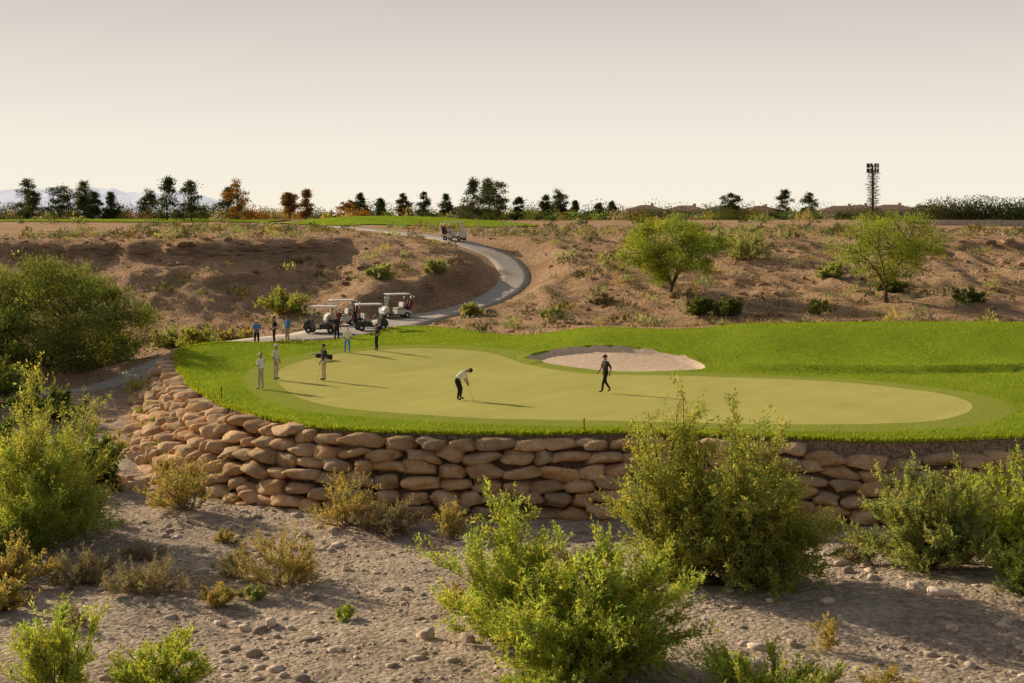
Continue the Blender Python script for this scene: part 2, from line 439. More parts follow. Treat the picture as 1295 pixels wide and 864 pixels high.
def rockfield(name,px,py,sizes,mat,flat=.6,lo=True,tint=(1,1,1),sink=.25):
    base=[rock_variant(iv1 if lo else iv2,s+40,.7,.35) for s in range(8)]; f0=if1 if lo else if2
    z=hgt(px,py); n=len(px); nv=len(base[0])
    V=np.zeros((n,nv,3)); C=np.ones((n,nv,3))
    for i in range(n):
        a=RS.uniform(0,6.28); s=sizes[i]
        p=base[RS.randint(8)]*np.array([s*RS.uniform(.8,1.5),s*RS.uniform(.6,1.1),s*flat*RS.uniform(.6,1.2)])
        V[i]=np.column_stack([p[:,0]*math.cos(a)-p[:,1]*math.sin(a)+px[i],p[:,0]*math.sin(a)+p[:,1]*math.cos(a)+py[i],p[:,2]+z[i]+s*flat*(1-2*sink)*.6])
        C[i]*=np.array(tint)*RS.uniform(.55,1.4)
    F=(f0[None]+np.arange(n)[:,None,None]*nv).reshape(-1,3)
    mk(name,V.reshape(-1,3),F,mat,C.reshape(-1,3),smooth=not lo)
m,nt,o=newmat('wash_stone'); pos,_=geo(nt)
at=nt.nodes.new('ShaderNodeAttribute'); at.attribute_name='Col'; a=noise(nt,pos,9,5,.7)
principled(nt,o,mix(nt,ramp(nt,a,[(.3,(.38,.29,.21)),(.7,(.68,.55,.43))]),at.outputs['Color'],1,'MULTIPLY'),.95,bump(nt,a,.03),.08); m_stone=m
n=50000
px=RS.uniform(-22,24,n);py=RS.uniform(30,60,n)
cl=fbm(px/3,py/2.2,3,77)
k=(~inside(px,py,LAWN))&(cl+RS.uniform(-.45,.45,n)>.02)
px=px[k][:19000];py=py[k][:19000]
sz=.022+.028*RS.pareto(2.3,len(px)); sz=np.clip(sz,.022,.24)
rockfield('gravel',px,py,sz,m_stone,.55,sink=.38)
bx=[-2.36,-1.25,-4.6,11.4,13,12.4,10.9,-6.9,-7.6,13.6,-3.3,-.9,16.5,12.2,-9,-12,9.4,10.2,3.4,-5.4]
by=[38.8,38.6,37.3,45,43,43.6,46.2,40.5,40.2,49,44,46,41,39.5,37.6,40,42.3,48.5,48.3,46.5]
bs=[.30,.22,.16,.22,.3,.25,.2,.2,.17,.25,.13,.12,.3,.22,.15,.2,.17,.16,.2,.14]
rockfield('boulder_scatter',np.array(bx),np.array(by),np.array(bs),m_stone,.75,False,(1.25,1.25,1.25))
n=12000
px=RS.uniform(-45,62,n);py=RS.uniform(90,150,n)
k=(~inside(px,py,LAWN))&(seg_dist(px,py,PATH[:,:2],False)>3.3)&(fbm(px/5,py/5,3,91)+RS.uniform(-.4,.4,n)>.0)
px=px[k][:5500];py=py[k][:5500]
rockfield('hillside_rocks',px,py,np.clip(.05+.05*RS.pareto(2.2,len(px)),.05,.34),m_rock,.6,True,(.66,.60,.56))
n=150
px=np.r_[RS.uniform(-48,-12,70),RS.uniform(18,60,80)]
yr=np.arange(112,146,.5)
py=np.zeros(n)
for i in range(n):
    hz=natural(np.full(len(yr),px[i]),yr); gsl=np.gradient(hz); py[i]=yr[np.argmax(gsl)]+RS.uniform(-2.5,1.5)
rockfield('caprock_boulders',px,py,np.clip(RS.gamma(2.5,.12,n),.1,.6),m_rock,.45,False,(.50,.45,.42),.45)
n=170
px=RS.uniform(-22,-8,n);py=RS.uniform(57,78,n); d=seg_dist(px,py,LAWN,True); k=(~inside(px,py,LAWN))&(d<6.5)&(d>2.5)
rockfield('toe_boulders',px[k],py[k],np.clip(RS.gamma(3,.09,k.sum()),.1,.55),m_rock,.65,False,(.9,.88,.86))

# ------------------------------------------------------------------ plants
m_bark=plain('bark',(.13,.09,.06),1,.05,var=.3)
m_twig=plain('dry_twigs',(.32,.24,.16),1,.05,var=.3)
def tube(V,F,C,pts,r0,r1,sides=5):
    pts=np.array(pts); n=len(pts); b=len(V)
    for i in range(n):
        d=pts[min(i+1,n-1)]-pts[max(i-1,0)]; d=d/(np.linalg.norm(d)+1e-9)
        u=np.cross(d,[.3,.1,1.]) ; 
        if np.linalg.norm(u)<.1: u=np.cross(d,[1,0,0])
        u/=np.linalg.norm(u); w=np.cross(d,u); r=lerp(r0,r1,i/(n-1))
        for s in range(sides):
            a=2*math.pi*s/sides; V.append(pts[i]+u*math.cos(a)*r+w*math.sin(a)*r)
    for i in range(n-1):
        for s in range(sides):
            F.append((b+i*sides+s,b+i*sides+(s+1)%sides,b+(i+1)*sides+(s+1)%sides,b+(i+1)*sides+s))
def bez(a,b,c,n=7):
    t=np.linspace(0,1,n)[:,None]; return (1-t)**2*a+2*(1-t)*t*b+t*t*c
def tint(n,rs,lo=.65,hi=1.3,warm=.12):
    t=rs.uniform(lo,hi,(n,1)); w=rs.uniform(-warm,warm,(n,1)); return np.concatenate([t*(1+w*1.3),t,t*(1-w)],1)
def shrub(name,x,y,w,h,mat,stems=22,twigs=700,nl=26,leaf=.1,lw=.32,up=.8,tl=.2,seed=1,low=.10,rad=.025,z=None,lean=(0,0),bark=None,droop=0,t0=.12):
    rs=np.random.RandomState(seed*31+7)
    z0=(tz(x,y) if z is None else z)-.05
    parent=empty(name,(x,y,z0))
    sv=[];sf=[]; curves=[]
    for i in range(stems):
        az=2*math.pi*(i*.618+rs.uniform(-.1,.1)); el=math.asin(rs.uniform(.03,1)**1.0)
        lump=1+.22*math.sin(3*az+seed)+rs.uniform(-.3,.2)
        e=np.array([math.cos(az)*math.cos(el)**.7*w/2*lump,math.sin(az)*math.cos(el)**.7*w/2*lump,h*(low+(1-low)*math.sin(el))*rs.uniform(.72,1.0)])
        e[:2]+=np.array(lean)*e[2]
        mid=e*np.array([.45,.45,.5])+rs.normal(0,.05*h,3)
        st=rs.normal(0,.07*w,3); st[2]=0
        c=bez(st,mid,e,8); curves.append(c); tube(sv,sf,None,c,rad,rad*.25,5)
        for b in range(2):
            k=rs.randint(1,6); d=rs.normal(0,1,3)+e/np.linalg.norm(e)*1.3; d/=np.linalg.norm(d)
            e2=c[k]+d*h*rs.uniform(.15,.35); e2[2]=min(max(e2[2],.06*h),h*.97)
            c2=bez(c[k],(c[k]+e2)/2+np.array([0,0,.04*h]),e2,8); curves.append(c2); tube(sv,sf,None,c2,rad*.5,rad*.15,4)
    mk('stems',sv,sf,bark or m_bark,parent=parent)
    CU=np.array(curves)
    ci=rs.randint(0,len(CU),twigs); tt=rs.uniform(t0,1,twigs)**.8*6.999; k0=tt.astype(int); fr_=(tt-k0)[:,None]
    A=CU[ci,k0]*(1-fr_)+CU[ci,k0+1]*fr_
    ax=CU[ci,k0+1]-CU[ci,k0]; ax/=np.linalg.norm(ax,axis=1,keepdims=True)+1e-9
    outw=A*np.array([1,1,.3]); outw/=np.linalg.norm(outw,axis=1,keepdims=True)+1e-9
    D=ax*.5+outw*.4+np.array([0,0,up])+rs.normal(0,.5,(twigs,3)); D/=np.linalg.norm(D,axis=1,keepdims=True)
    TL=h*tl*rs.uniform(.5,1.35,twigs)
    s=rs.uniform(0.02,1,(twigs,nl))
    P=A[:,None]+D[:,None]*(s*TL[:,None])[...,None]
    P[...,2]-=droop*(s**2)*TL[:,None]
    P+=rs.normal(0,.012*h,P.shape)*(.6)
    LD=D[:,None]*.8+rs.normal(0,.55,P.shape)
    P=P.reshape(-1,3); LD=LD.reshape(-1,3)
    P[:,2]=np.maximum(P[:,2],.03)
    nL=len(P)
    Vl,Fl=leafquads(P,LD,leaf*rs.uniform(.6,1.4,nL),leaf*lw,rs)
    ct=np.repeat(tint(twigs,rs,.6,1.25,.14),nl,0)*rs.uniform(.8,1.2,(nL,1))
    mk('foliage',Vl,Fl,mat,np.repeat(ct,4,0),parent=parent)
    return parent
m_lime=leafmat('leaf_lime',(.40,.47,.11),.52)
m_olive=leafmat('leaf_olive',(.38,.41,.12),.5)
m_sage=leafmat('leaf_sage',(.37,.41,.16),.46)
m_dark=leafmat('leaf_dark',(.15,.19,.055),.4)
m_yel=leafmat('leaf_yellow',(.47,.40,.16),.42)
m_dry=leafmat('leaf_dry',(.44,.34,.22),.3,1.0)
m_dscr=leafmat('leaf_scrub_dark',(.16,.14,.065),.3,1.0)
m_mes=leafmat('leaf_mesquite',(.26,.32,.06),.48)
m_pdark=leafmat('leaf_palo_verde',(.19,.225,.065),.42)
m_pine=leafmat('needle_pine',(.08,.095,.04),.3)
m_rust=leafmat('leaf_rust',(.26,.15,.05),.4)

shrub('creosote_bush',2.0,36.3,4.9,3.7,m_lime,60,2900,26,.115,.34,.6,.15,1)
shrub('creosote_bush',-.2,38.4,2.3,4.7,m_lime,20,1000,26,.115,.34,1.0,.14,2)
shrub('desert_willow',7.1,44.6,4.4,5.7,m_olive,60,3400,26,.13,.36,.1,.12,3,lean=(.03,0))
shrub('desert_willow',4.9,45.0,2.5,6.5,m_olive,18,950,24,.13,.36,.4,.12,4,rad=.04)
shrub('willow_shrub',13.8,46.8,4.8,3.5,m_sage,40,1900,24,.13,.34,.8,.17,5)
shrub('willow_shrub',16.8,47.4,4.8,3.9,m_lime,36,1700,24,.13,.34,.8,.17,6)
shrub('creosote_bush',15.4,42.5,1.9,2.1,m_dark,18,450,22,.11,.36,.8,.2,7)
shrub('palo_verde_shrub',-16.9,50.2,4.6,4.4,m_lime,40,1800,24,.12,.32,.6,.16,8)
shrub('palo_verde_shrub',-17.0,52.0,4.0,6.2,m_olive,34,1600,24,.125,.32,.6,.13,9)
shrub('mesquite_shrub',-18.0,60,3.2,2.4,m_dark,26,1000,24,.14,.36,.6,.2,10)
shrub('mesquite_shrub',-20.8,57,4.2,3.2,m_dark,28,1300,24,.14,.36,.6,.2,11)
shrub('mesquite_shrub',-29.5,77.5,6.5,2.9,m_pdark,30,1000,22,.17,.36,.6,.2,114)
shrub('mesquite_shrub',-24.5,74,4.5,1.9,m_dark,26,700,22,.16,.36,.6,.2,115)
shrub('brittlebush',-15.6,44.2,2.0,1.8,m_yel,16,420,22,.10,.45,.8,.25,12)
shrub('brittlebush',-14.9,41.5,1.6,1.0,m_yel,16,260,22,.10,.45,.8,.3,112)
shrub('mesquite_shrub',-17.2,47.2,3.0,1.8,m_dark,18,600,22,.12,.4,.6,.25,113)
shrub('dry_shrub',-13.7,45.2,2.4,1.2,m_dry,26,520,20,.09,.3,.8,.3,13,bark=m_twig)
shrub('dry_shrub',-11.2,43.8,2.9,1.15,m_dry,34,600,18,.09,.25,.8,.3,14,bark=m_twig,rad=.015)
shrub('creosote_bush',-10.7,33.4,1.8,2.9,m_lime,16,560,24,.10,.34,1.1,.18,15)
shrub('creosote_bush',-8.4,34,2.7,1.7,m_lime,26,760,24,.095,.34,.8,.2,16)
shrub('rabbitbrush',-7.2,45,2.6,1.9,m_yel,30,560,22,.085,.28,.9,.22,17,bark=m_twig,rad=.018)
shrub('grey_shrub',-4.6,52.4,2.6,1.35,m_dry,34,1000,20,.085,.3,.6,.25,18,bark=m_twig)
shrub('dry_shrub',-2.2,51.4,1.1,1.35,m_yel,14,300,18,.09,.28,1.1,.25,19,bark=m_twig)
shrub('rabbitbrush',-6.2,53.2,2.3,2.5,m_yel,20,300,18,.11,.3,.9,.18,20,bark=m_twig)
shrub('rabbitbrush',-12.8,55.6,3.0,2.2,m_yel,26,440,18,.11,.3,.9,.2,21,bark=m_twig)
shrub('bunch_grass',-8.8,42.5,1.1,.6,m_yel,16,260,20,.11,.24,1.6,.35,22,rad=.008)
shrub('bunch_grass',-7.8,43.2,.7,.45,m_sage,12,140,20,.1,.24,1.6,.35,23,rad=.008)
shrub('dry_shrub',-9.0,46,1.0,.9,m_dry,12,170,18,.09,.3,1,.3,24,bark=m_twig,rad=.01)
shrub('seedling_shrub',-4.85,41,.6,.5,m_lime,7,80,16,.09,.35,1,.3,25,rad=.008)
shrub('creosote_bush',5.9,33.2,4.4,1.5,m_lime,40,1500,24,.09,.34,.9,.28,26)
shrub('creosote_bush',.8,33.2,3.8,.8,m_lime,30,620,22,.09,.34,.9,.4,27)
shrub('brittlebush',8.9,33.8,1.7,1.0,m_yel,16,260,20,.09,.34,1,.3,28)
shrub('seedling_shrub',8.4,38,.8,.95,m_yel,8,80,16,.09,.34,1.1,.3,29,rad=.01)
shrub('dry_shrub',-1.7,41.6,.9,.75,m_yel,10,150,16,.09,.34,1,.3,30,rad=.01)
shrub('dry_shrub',11.3,47.6,.8,.6,m_dry,10,120,16,.09,.3,1,.3,31,rad=.01)
shrub('brittlebush',-12.2,39.5,1.0,.6,m_dry,10,150,16,.09,.3,1,.3,32,rad=.01)
shrub('dry_shrub',-12.6,48.5,1.6,.9,m_dry,14,240,16,.09,.3,1,.3,33,rad=.01,bark=m_twig)
shrub('bunch_grass',-10.2,50.5,.8,.5,m_yel,10,120,16,.1,.24,1.4,.3,34,rad=.008)
for i,(a,b,c,d,mm) in enumerate([(-17.8,70,1.0,.7,m_lime),(-16.2,66,.9,.6,m_sage),(-19,74,1.2,.7,m_olive),(-15.3,63.2,.8,.6,m_olive),(-18.4,66.5,1.3,1.0,m_yel),(-12.8,61.6,.8,.6,m_lime),(-20.8,79,1.6,1.2,m_olive),(-14.8,60.6,1.0,.8,m_yel)]):
    shrub('wall_plant',a,b,c,d,mm,9,110,16,.09,.35,.9,.3,40+i,rad=.01,z=tz(a,b)+.35)
for i,(a,b,c,d,mm) in enumerate([(-17.6,110,3.4,2.1,m_olive),(-21.5,98,3.2,1.9,m_olive),(-24,101,3,1.8,m_sage),(21,127,5.4,3.0,m_sage),(22.4,104,1.5,1.1,m_olive),(15.8,103.5,2.6,1.4,m_dark),(13.7,104,2.2,1.4,m_dark),(-11,118,2.4,1.4,m_sage),(-6.5,122,2,1.3,m_sage),(-3.2,109,1.5,1.0,m_olive),(3,106,1.6,1.0,m_sage),(34,106,2,1.2,m_dark),(-19.5,99.5,2.6,1.6,m_yel),(-26,93,3.2,2.2,m_olive),(26.5,118,2.4,1.4,m_sage),(7,112,1.6,1,m_dry),(30,112,2.2,1.2,m_dark)]):
    shrub('desert_shrub',a,b,c,d,mm,20,420,18,.17,.45,.6,.22,60+i,rad=.03)

def scrub(name,px,py,sizes,mats,nl=90,leaf=.13):
    z=hgt(px,py); rs=np.random.RandomState(5)
    for mi,mat in enumerate(mats):
        k=np.arange(len(px))%len(mats)==mi
        X_,Y_,Z_,Sz=px[k],py[k],z[k],sizes[k]; n=len(X_)
        u=rs.normal(size=(n,nl,3)); u/=np.linalg.norm(u,axis=2,keepdims=True); u[...,2]=np.abs(u[...,2])
        r=rs.uniform(.3,1,(n,nl,1))**.6
        P=u*r*Sz[:,None,None]*np.array([.55,.55,.55])
        P=P*(1+.3*np.sin(u[...,:1]*5+X_[:,None,None]))
        P+=np.stack([X_,Y_,Z_],1)[:,None]
        LD=u*.8+rs.normal(0,.5,P.shape)+np.array([0,0,.6])
        lf=(leaf*rs.uniform(.6,1.4,(n,nl))*np.clip(Sz,.5,1.5)[:,None]).ravel()
        Vl,Fl=leafquads(P.reshape(-1,3),LD.reshape(-1,3),lf*1.5,lf*.5,rs)
        ct=np.repeat(tint(n,rs,.5,1.1,.2),nl,0)*rs.uniform(.75,1.25,(n*nl,1))
        mk(name,Vl,Fl,mat,np.repeat(ct,4,0))
n=4600
px=RS.uniform(-48,62,n);py=RS.uniform(88,185,n)
k=(~inside(px,py,LAWN))&(seg_dist(px,py,PATH[:,:2],False)>3.6)&(fbm(px/8,py/8,3,101)+RS.uniform(-.6,.6,n)>-.02)
px=px[k];py=py[k]; print('scrub',len(px))
scrub('desert_scrub',px,py,np.clip(RS.gamma(3,.23,len(px)),.25,1.6),[m_dscr,m_sage,m_dry,m_dscr,m_dry],80)
n=500
px=RS.uniform(-120,160,n);py=RS.uniform(185,420,n)
k=(((px+15)/19)**2+((py-203)/16)**2>1.1)&(((px+72)/38)**2+((py-225)/17)**2>1.1)
scrub('desert_scrub',px[k],py[k],np.clip(RS.gamma(3,.5,k.sum()),.5,3),[m_sage,m_dry,m_dark],110,.25)

# trees ---------------------------------------------------------------
def tree(name,x,y,h,w,trunk,mat,clumps=40,per=200,leaf=.16,lw=.4,shape='round',seed=1,tr=.14,lean=0,csz=.16,z=None,flat=1,inner=.45):
    rs=np.random.RandomState(seed*13+5)
    z0=(tz(x,y) if z is None else z)-.1
    par=empty(name,(x,y,z0))
    sv=[];sf=[]
    ch=h-trunk; C=[]
    while len(C)<clumps:
        u=rs.uniform(-1,1,3)
        if shape=='round':
            if (u**2).sum()>1: continue
            if np.linalg.norm(u)<inner: continue
            p=np.array([u[0]*w/2,u[1]*w/2,trunk+ch*(.5+.5*u[2])])
            p[2]=max(p[2],trunk*.9+.2*abs(p[0]))
        else:
            t=((u[2]+1)/2)**1.35; rad=(1-t)**.85*(.85+.3*math.sin(t*11+seed))+.05
            if u[0]**2+u[1]**2>1: continue
            p=np.array([u[0]*w/2*rad,u[1]*w/2*rad,trunk+ch*t])
        p[0]+=lean*p[2]; C.append(p)
    C=np.array(C)
    if shape=='round':
        fork=np.array([lean*trunk,0,trunk*.55]); tube(sv,sf,None,bez(np.zeros(3),np.array([rs.normal(0,.1),0,trunk*.3]),fork,6),tr,tr*.8,8)
        nl=6; L=[]
        for i in range(nl):
            a=2*math.pi*i/nl+rs.uniform(-.3,.3); e=np.array([math.cos(a)*w*.25,math.sin(a)*w*.25,trunk+ch*rs.uniform(.3,.6)])
            c=bez(fork,fork+np.array([e[0]*.3,e[1]*.3,(e[2]-fork[2])*.6]),e,7); tube(sv,sf,None,c,tr*.6,tr*.2,6); L.append(c)
        LP=np.vstack(L)
    else:
        c=bez(np.zeros(3),np.array([lean*h*.4+rs.normal(0,.03*h),0,h*.5]),np.array([lean*h,0,h*.97]),12); tube(sv,sf,None,c,tr,tr*.15,7); LP=c
    for p in C:
        k=LP[LP[:,2]<p[2]+.1] 
        if len(k)==0: k=LP[:1]
        b=k[np.argmin(((k-p)**2).sum(1))]
        tube(sv,sf,None,bez(b,(b+p)/2+np.array([0,0,.04*h]),p,4),tr*.2,tr*.06,4)
    mk('trunk_and_limbs',sv,sf,m_bark,parent=par)
    cs=h*csz*rs.uniform(.6,1.3,clumps)
    P=C[:,None]+rs.normal(0,.45,(clumps,per,3))*cs[:,None,None]*np.array([1.15,1.15,.75*flat])
    LD=(P-C[:,None])+rs.normal(0,.3*h*csz,P.shape)+np.array([0,0,.06*h])
    nL=clumps*per
    Vl,Fl=leafquads(P.reshape(-1,3),LD.reshape(-1,3),leaf*rs.uniform(.6,1.4,nL),leaf*lw,rs)
    ct=np.repeat(tint(clumps,rs,.6,1.3,.12),per,0)*rs.uniform(.8,1.2,(nL,1))
    mk('foliage',Vl,Fl,mat,np.repeat(ct,4,0),parent=par)
tree('mesquite_tree',12.6,112,5.9,8.6,.9,m_mes,120,240,.18,.4,'round',1,.17,csz=.12,inner=.2)
tree('mesquite_tree',28.4,108,6.9,8.4,1.9,m_mes,95,200,.17,.38,'round',2,.18,csz=.11,inner=.3)
tree('palo_verde_tree',-29.5,89.5,7.6,14,.1,m_pdark,240,250,.21,.36,'round',3,.2,csz=.11,z=-1.9,inner=.2)
tree('palo_verde_tree',-37,87,6.8,9,.1,m_pdark,110,220,.21,.36,'round',4,.2,csz=.11,z=-1.9,inner=.2)
hp=[(-85,250,6.2,4.5,m_pine),(-78.5,247,5.6,4.6,m_pine),(-79,262,6,5,m_pine),(-72,245,4.2,3,m_pine),(-69,245,4.0,3,m_pine),(-64,250,4.4,3.2,m_pine),(-53.5,221,5.6,4.6,m_pine),(-50,222,5.6,4.4,m_pine),(-44,228,5.6,4.6,m_rust),(-36.6,234,4.2,2.6,m_rust),(-34,235,4.3,2.4,m_rust),
 (-26,245,3.8,2.4,m_pine),(-23.5,255,3.2,2.4,m_pine),(-19.5,258,4,2.6,m_pine),(-16,255,4.2,2.8,m_pine),(-12,260,4,3,m_pine),(-6.6,240,5.9,4.8,m_pine),(-2.7,242,6,5,m_pine),(-3.8,250,6.4,4,m_pine),(1.2,245,3.4,2.6,m_pine),(6.2,255,3.8,2.8,m_pine),(8.4,258,4.8,3.2,m_pine),(12,265,3,2.5,m_pine),(16,262,3,2.8,m_pine),(19,270,3,3,m_pine),
 (39,253,4.8,3.2,m_pine),(50,262,4.6,4,m_pine),(55,263,4.4,4,m_pine),(-88,240,4,3,m_pine),(-94,255,5.5,4,m_pine),(-47,235,4.5,4,m_pine),(-82,244,4.4,4.2,m_pine),(-75,250,4.6,3.6,m_pine),(-29,252,3.0,3.4,m_rust)]
for i,(a,b,c,d,mm) in enumerate(hp):
    cone=i%4!=1
    tree('pine_tree',a,b,c*1.15,d*(1.35 if cone else 1.0),c*.1,mm,44,90,.30,.45,'cone' if cone else 'round',100+i,.13,csz=.095,lean=RS.uniform(-.05,.05),inner=.1)
def treemass(name,px,py,hs,mat,per=110,leaf=.5):
    rs=np.random.RandomState(9); z=hgt(px,py); n=len(px)
    u=rs.normal(size=(n,per,3))*.30
    u/=np.maximum(1,np.linalg.norm(u,axis=2,keepdims=True)/.62)
    P=u*np.stack([hs*1.1,hs*1.1,hs*.8],1)[:,None]; P[...,2]=np.abs(P[...,2]+.35*hs[:,None])
    P+=np.stack([px,py,z],1)[:,None]
    LD=u+rs.normal(0,.3,P.shape)+np.array([0,0,.3])
    Vl,Fl=leafquads(P.reshape(-1,3),LD.reshape(-1,3),leaf*rs.uniform(.6,1.4,n*per),leaf*.45,rs)
    ct=np.repeat(tint(n,rs,.6,1.5,.3),per,0)*rs.uniform(.8,1.2,(n*per,1))
    mk(name,Vl,Fl,mat,np.repeat(ct,4,0))
px=np.r_[RS.uniform(-130,100,170),RS.uniform(-10,45,70),RS.uniform(-100,-45,50)];py=RS.uniform(245,300,290)
treemass('distant_trees',px,py,np.clip(RS.gamma(6,.46,290),1.4,4.4),m_pine,200,.34)
px=RS.uniform(-70,-18,34);py=RS.uniform(240,260,34)
treemass('distant_shrubs',px,py,RS.uniform(1.4,3.2,34),m_rust,200,.3)
px=RS.uniform(-60,70,60);py=RS.uniform(240,265,60)
treemass('distant_shrubs',px,py,RS.uniform(1.2,2.4,60),m_pdark,200,.3)
px=np.linspace(58.5,92,90)+RS.normal(0,.2,90)
treemass('oleander_hedge',px,200+RS.normal(0,.6,90),RS.uniform(3.2,4.8,90),m_pine,380,.3)

# ------------------------------------------------------------------ generic solid parts
def bm_obj(name,bm,mat,parent,smooth=False):
    me=bpy.data.meshes.new(name); bm.normal_update(); bm.to_mesh(me); bm.free()
    if smooth:
        for p in me.polygons: p.use_smooth=True
    me.materials.append(mat); ob=bpy.data.objects.new(name,me); COL.objects.link(ob); ob.parent=parent; return ob
def box(name,c,s,mat,parent,bev=.02,rot=None):
    bm=bmesh.new(); bmesh.ops.create_cube(bm,size=1)
    bmesh.ops.scale(bm,vec=s,verts=bm.verts)
    if bev: bmesh.ops.bevel(bm,geom=bm.edges[:],offset=min(bev,min(s)*.45),segments=2,affect='EDGES')
    if rot: bmesh.ops.rotate(bm,cent=(0,0,0),matrix=Matrix.Rotation(rot[0],3,rot[1]),verts=bm.verts)
    bmesh.ops.translate(bm,vec=c,verts=bm.verts); return bm_obj(name,bm,mat,parent)
def rod(name,a,b,r,mat,parent,r2=None,seg=8):
    a=Vector(a);b=Vector(b);d=b-a; bm=bmesh.new()
    bmesh.ops.create_cone(bm,cap_ends=True,segments=seg,radius1=r,radius2=r if r2 is None else r2,depth=d.length)
    bmesh.ops.rotate(bm,cent=(0,0,0),matrix=d.to_track_quat('Z','Y').to_matrix(),verts=bm.verts)
    bmesh.ops.translate(bm,vec=(a+b)/2,verts=bm.verts); return bm_obj(name,bm,mat,parent,True)
def profile(name,pts,y0,y1,mat,parent,bev=.03):
    bm=bmesh.new(); vs=[bm.verts.new((p[0],y0,p[1])) for p in pts]; f=bm.faces.new(vs)
    r=bmesh.ops.extrude_face_region(bm,geom=[f]); bmesh.ops.translate(bm,vec=(0,y1-y0,0),verts=[v for v in r['geom'] if isinstance(v,bmesh.types.BMVert)])
    bmesh.ops.recalc_face_normals(bm,faces=bm.faces[:])
    if bev: bmesh.ops.bevel(bm,geom=bm.edges[:],offset=bev,segments=2,affect='EDGES')
    return bm_obj(name,bm,mat,parent)
m_white=plain('white_canopy',(.82,.79,.72),.45,.4,var=.04)
m_cream=plain('cart_cream',(.62,.58,.48),.35,.5,var=.04)
m_black=plain('cart_black',(.025,.025,.028),.3,.5)
m_rubber=plain('tyre_rubber',(.03,.03,.03),.9,.1)
m_metal=plain('steel',(.5,.5,.5),.35,.5,1,.05)
m_seat=plain('seat_vinyl',(.55,.50,.42),.6,.3)
m_bag=plain('golf_bag_navy',(.03,.035,.06),.7,.2)
m_bag2=plain('golf_bag_red',(.25,.03,.03),.7,.2)
m,nt,o=newmat('windscreen'); p=principled(nt,o,(.85,.9,.9),.05,None,.5); p.inputs['Transmission Weight'].default_value=.9; p.inputs['IOR'].default_value=1.1; m_glass=m

def golf_bag(par,x,y,z,mat,tilt=.25):
    rod('golf_bag_body',(x,y,z),(x-tilt*.9,y,z+.85),.12,mat,par,.14,12)
    for i in range(6):
        a=random.uniform(-.08,.08);b=random.uniform(-.08,.08)
        t=(x-tilt*1.35+a,y+b,z+1.05+random.uniform(0,.15))
        rod('club_shaft',(x-tilt*.9+a,y+b,z+.85),t,.008,m_metal,par,seg=5)
        rod('club_head',t,(t[0]-.05,t[1]+.04,t[2]+.04),.03,m_metal,par,.02,6)
def golf_cart(x,y,rz,body,z=None):
    z=tz(x,y)+.06 if z is None else z
    e=empty('golf_cart',(x,y,z),rz)
    profile('body_front',[(1.18,.3),(1.2,.5),(1.08,.78),(.78,.95),(.70,.92),(.62,.42),(.62,.28)],-.58,.58,body,e,.05)
    profile('floor_and_sill',[(.64,.26),(.64,.34),(-.1,.34),(-.1,.26)],-.58,.58,m_black,e,.02)
    profile('seat_base',[(.02,.30),(.05,.62),(-.55,.66),(-1.15,.60),(-1.2,.35),(-1.0,.28)],-.57,.57,body,e,.05)
    box('seat_cushion',(-.22,0,.73),(.5,1.06,.13),m_seat,e,.05)
    box('seat_back',(-.52,0,1.02),(.12,1.06,.42),m_seat,e,.05,(-.12,'Y'))
    box('roof',(-.15,0,1.87),(1.85,1.22,.07),m_white,e,.035)
    box('roof_lip',(-.15,0,1.82),(1.7,1.10,.03),m_white,e,.01)
    for s in (-1,1):
        rod('front_post',(.80,s*.52,.9),(.62,s*.52,1.83),.022,m_black,e)
        rod('rear_post',(-.85,s*.52,.6),(-.95,s*.52,1.83),.022,m_black,e)
        rod('hip_rail',(-.5,s*.54,.8),(-.05,s*.54,.86),.018,m_black,e)
        for wx in (.80,-.78):
            bm=bmesh.new()
            prof=[(.10,-.05),(.16,-.075),(.215,-.085),(.235,-.05),(.235,.05),(.215,.085),(.16,.075),(.10,.05)]
            rings=[]
            for a in range(20):
                t=2*math.pi*a/20; rings.append([bm.verts.new((wx+r*math.cos(t),s*.52+w,.235+r*math.sin(t))) for r,w in prof])
            for a in range(20):
                for j in range(8): bm.faces.new((rings[a][j],rings[(a+1)%20][j],rings[(a+1)%20][(j+1)%8],rings[a][(j+1)%8]))
            bmesh.ops.recalc_face_normals(bm,faces=bm.faces[:])
            bm_obj('tyre',bm,m_rubber,e,True)
            rod('hub',(wx,s*.52-.05,.235),(wx,s*.52+.05,.235),.11,m_white,e,seg=14)
        rod('headlight',(1.16,s*.4,.6),(1.19,s*.4,.6),.07,m_white,e,seg=12)
    profile('windscreen',[(.81,.93),(.80,.93),(.635,1.8),(.645,1.8)],-.5,.5,m_glass,e,0)
    rod('steering_column',(.62,.27,.85),(.36,.27,1.02),.02,m_black,e)
    bm=bmesh.new(); R=.17;r=.014
    rg=[]
    for a in range(16):
        t=2*math.pi*a/16; rg.append([bm.verts.new((.36+ (R+r*math.cos(q))*math.sin(t)*.45, .27+(R+r*math.cos(q))*math.cos(t), 1.02+(R+r*math.cos(q))*math.sin(t)*.9+r*math.sin(q))) for q in (0,1.57,3.14,4.71)])
    for a in range(16):
        for j in range(4): bm.faces.new((rg[a][j],rg[(a+1)%16][j],rg[(a+1)%16][(j+1)%4],rg[a][(j+1)%4]))
    bm_obj('steering_wheel',bm,m_black,e,True)
    box('bag_well',(-1.12,0,.5),(.3,1.0,.1),m_black,e,.02)
    golf_bag(e,-1.05,-.24,.52,m_bag); golf_bag(e,-1.05,.24,.52,m_bag2)
    box('sweater_basket',(-.78,0,.84),(.28,.9,.2),m_black,e,.03)
golf_cart(-13.3,99.5,math.radians(172),m_black)
golf_cart(-12.8,106.0,math.radians(200),m_cream)
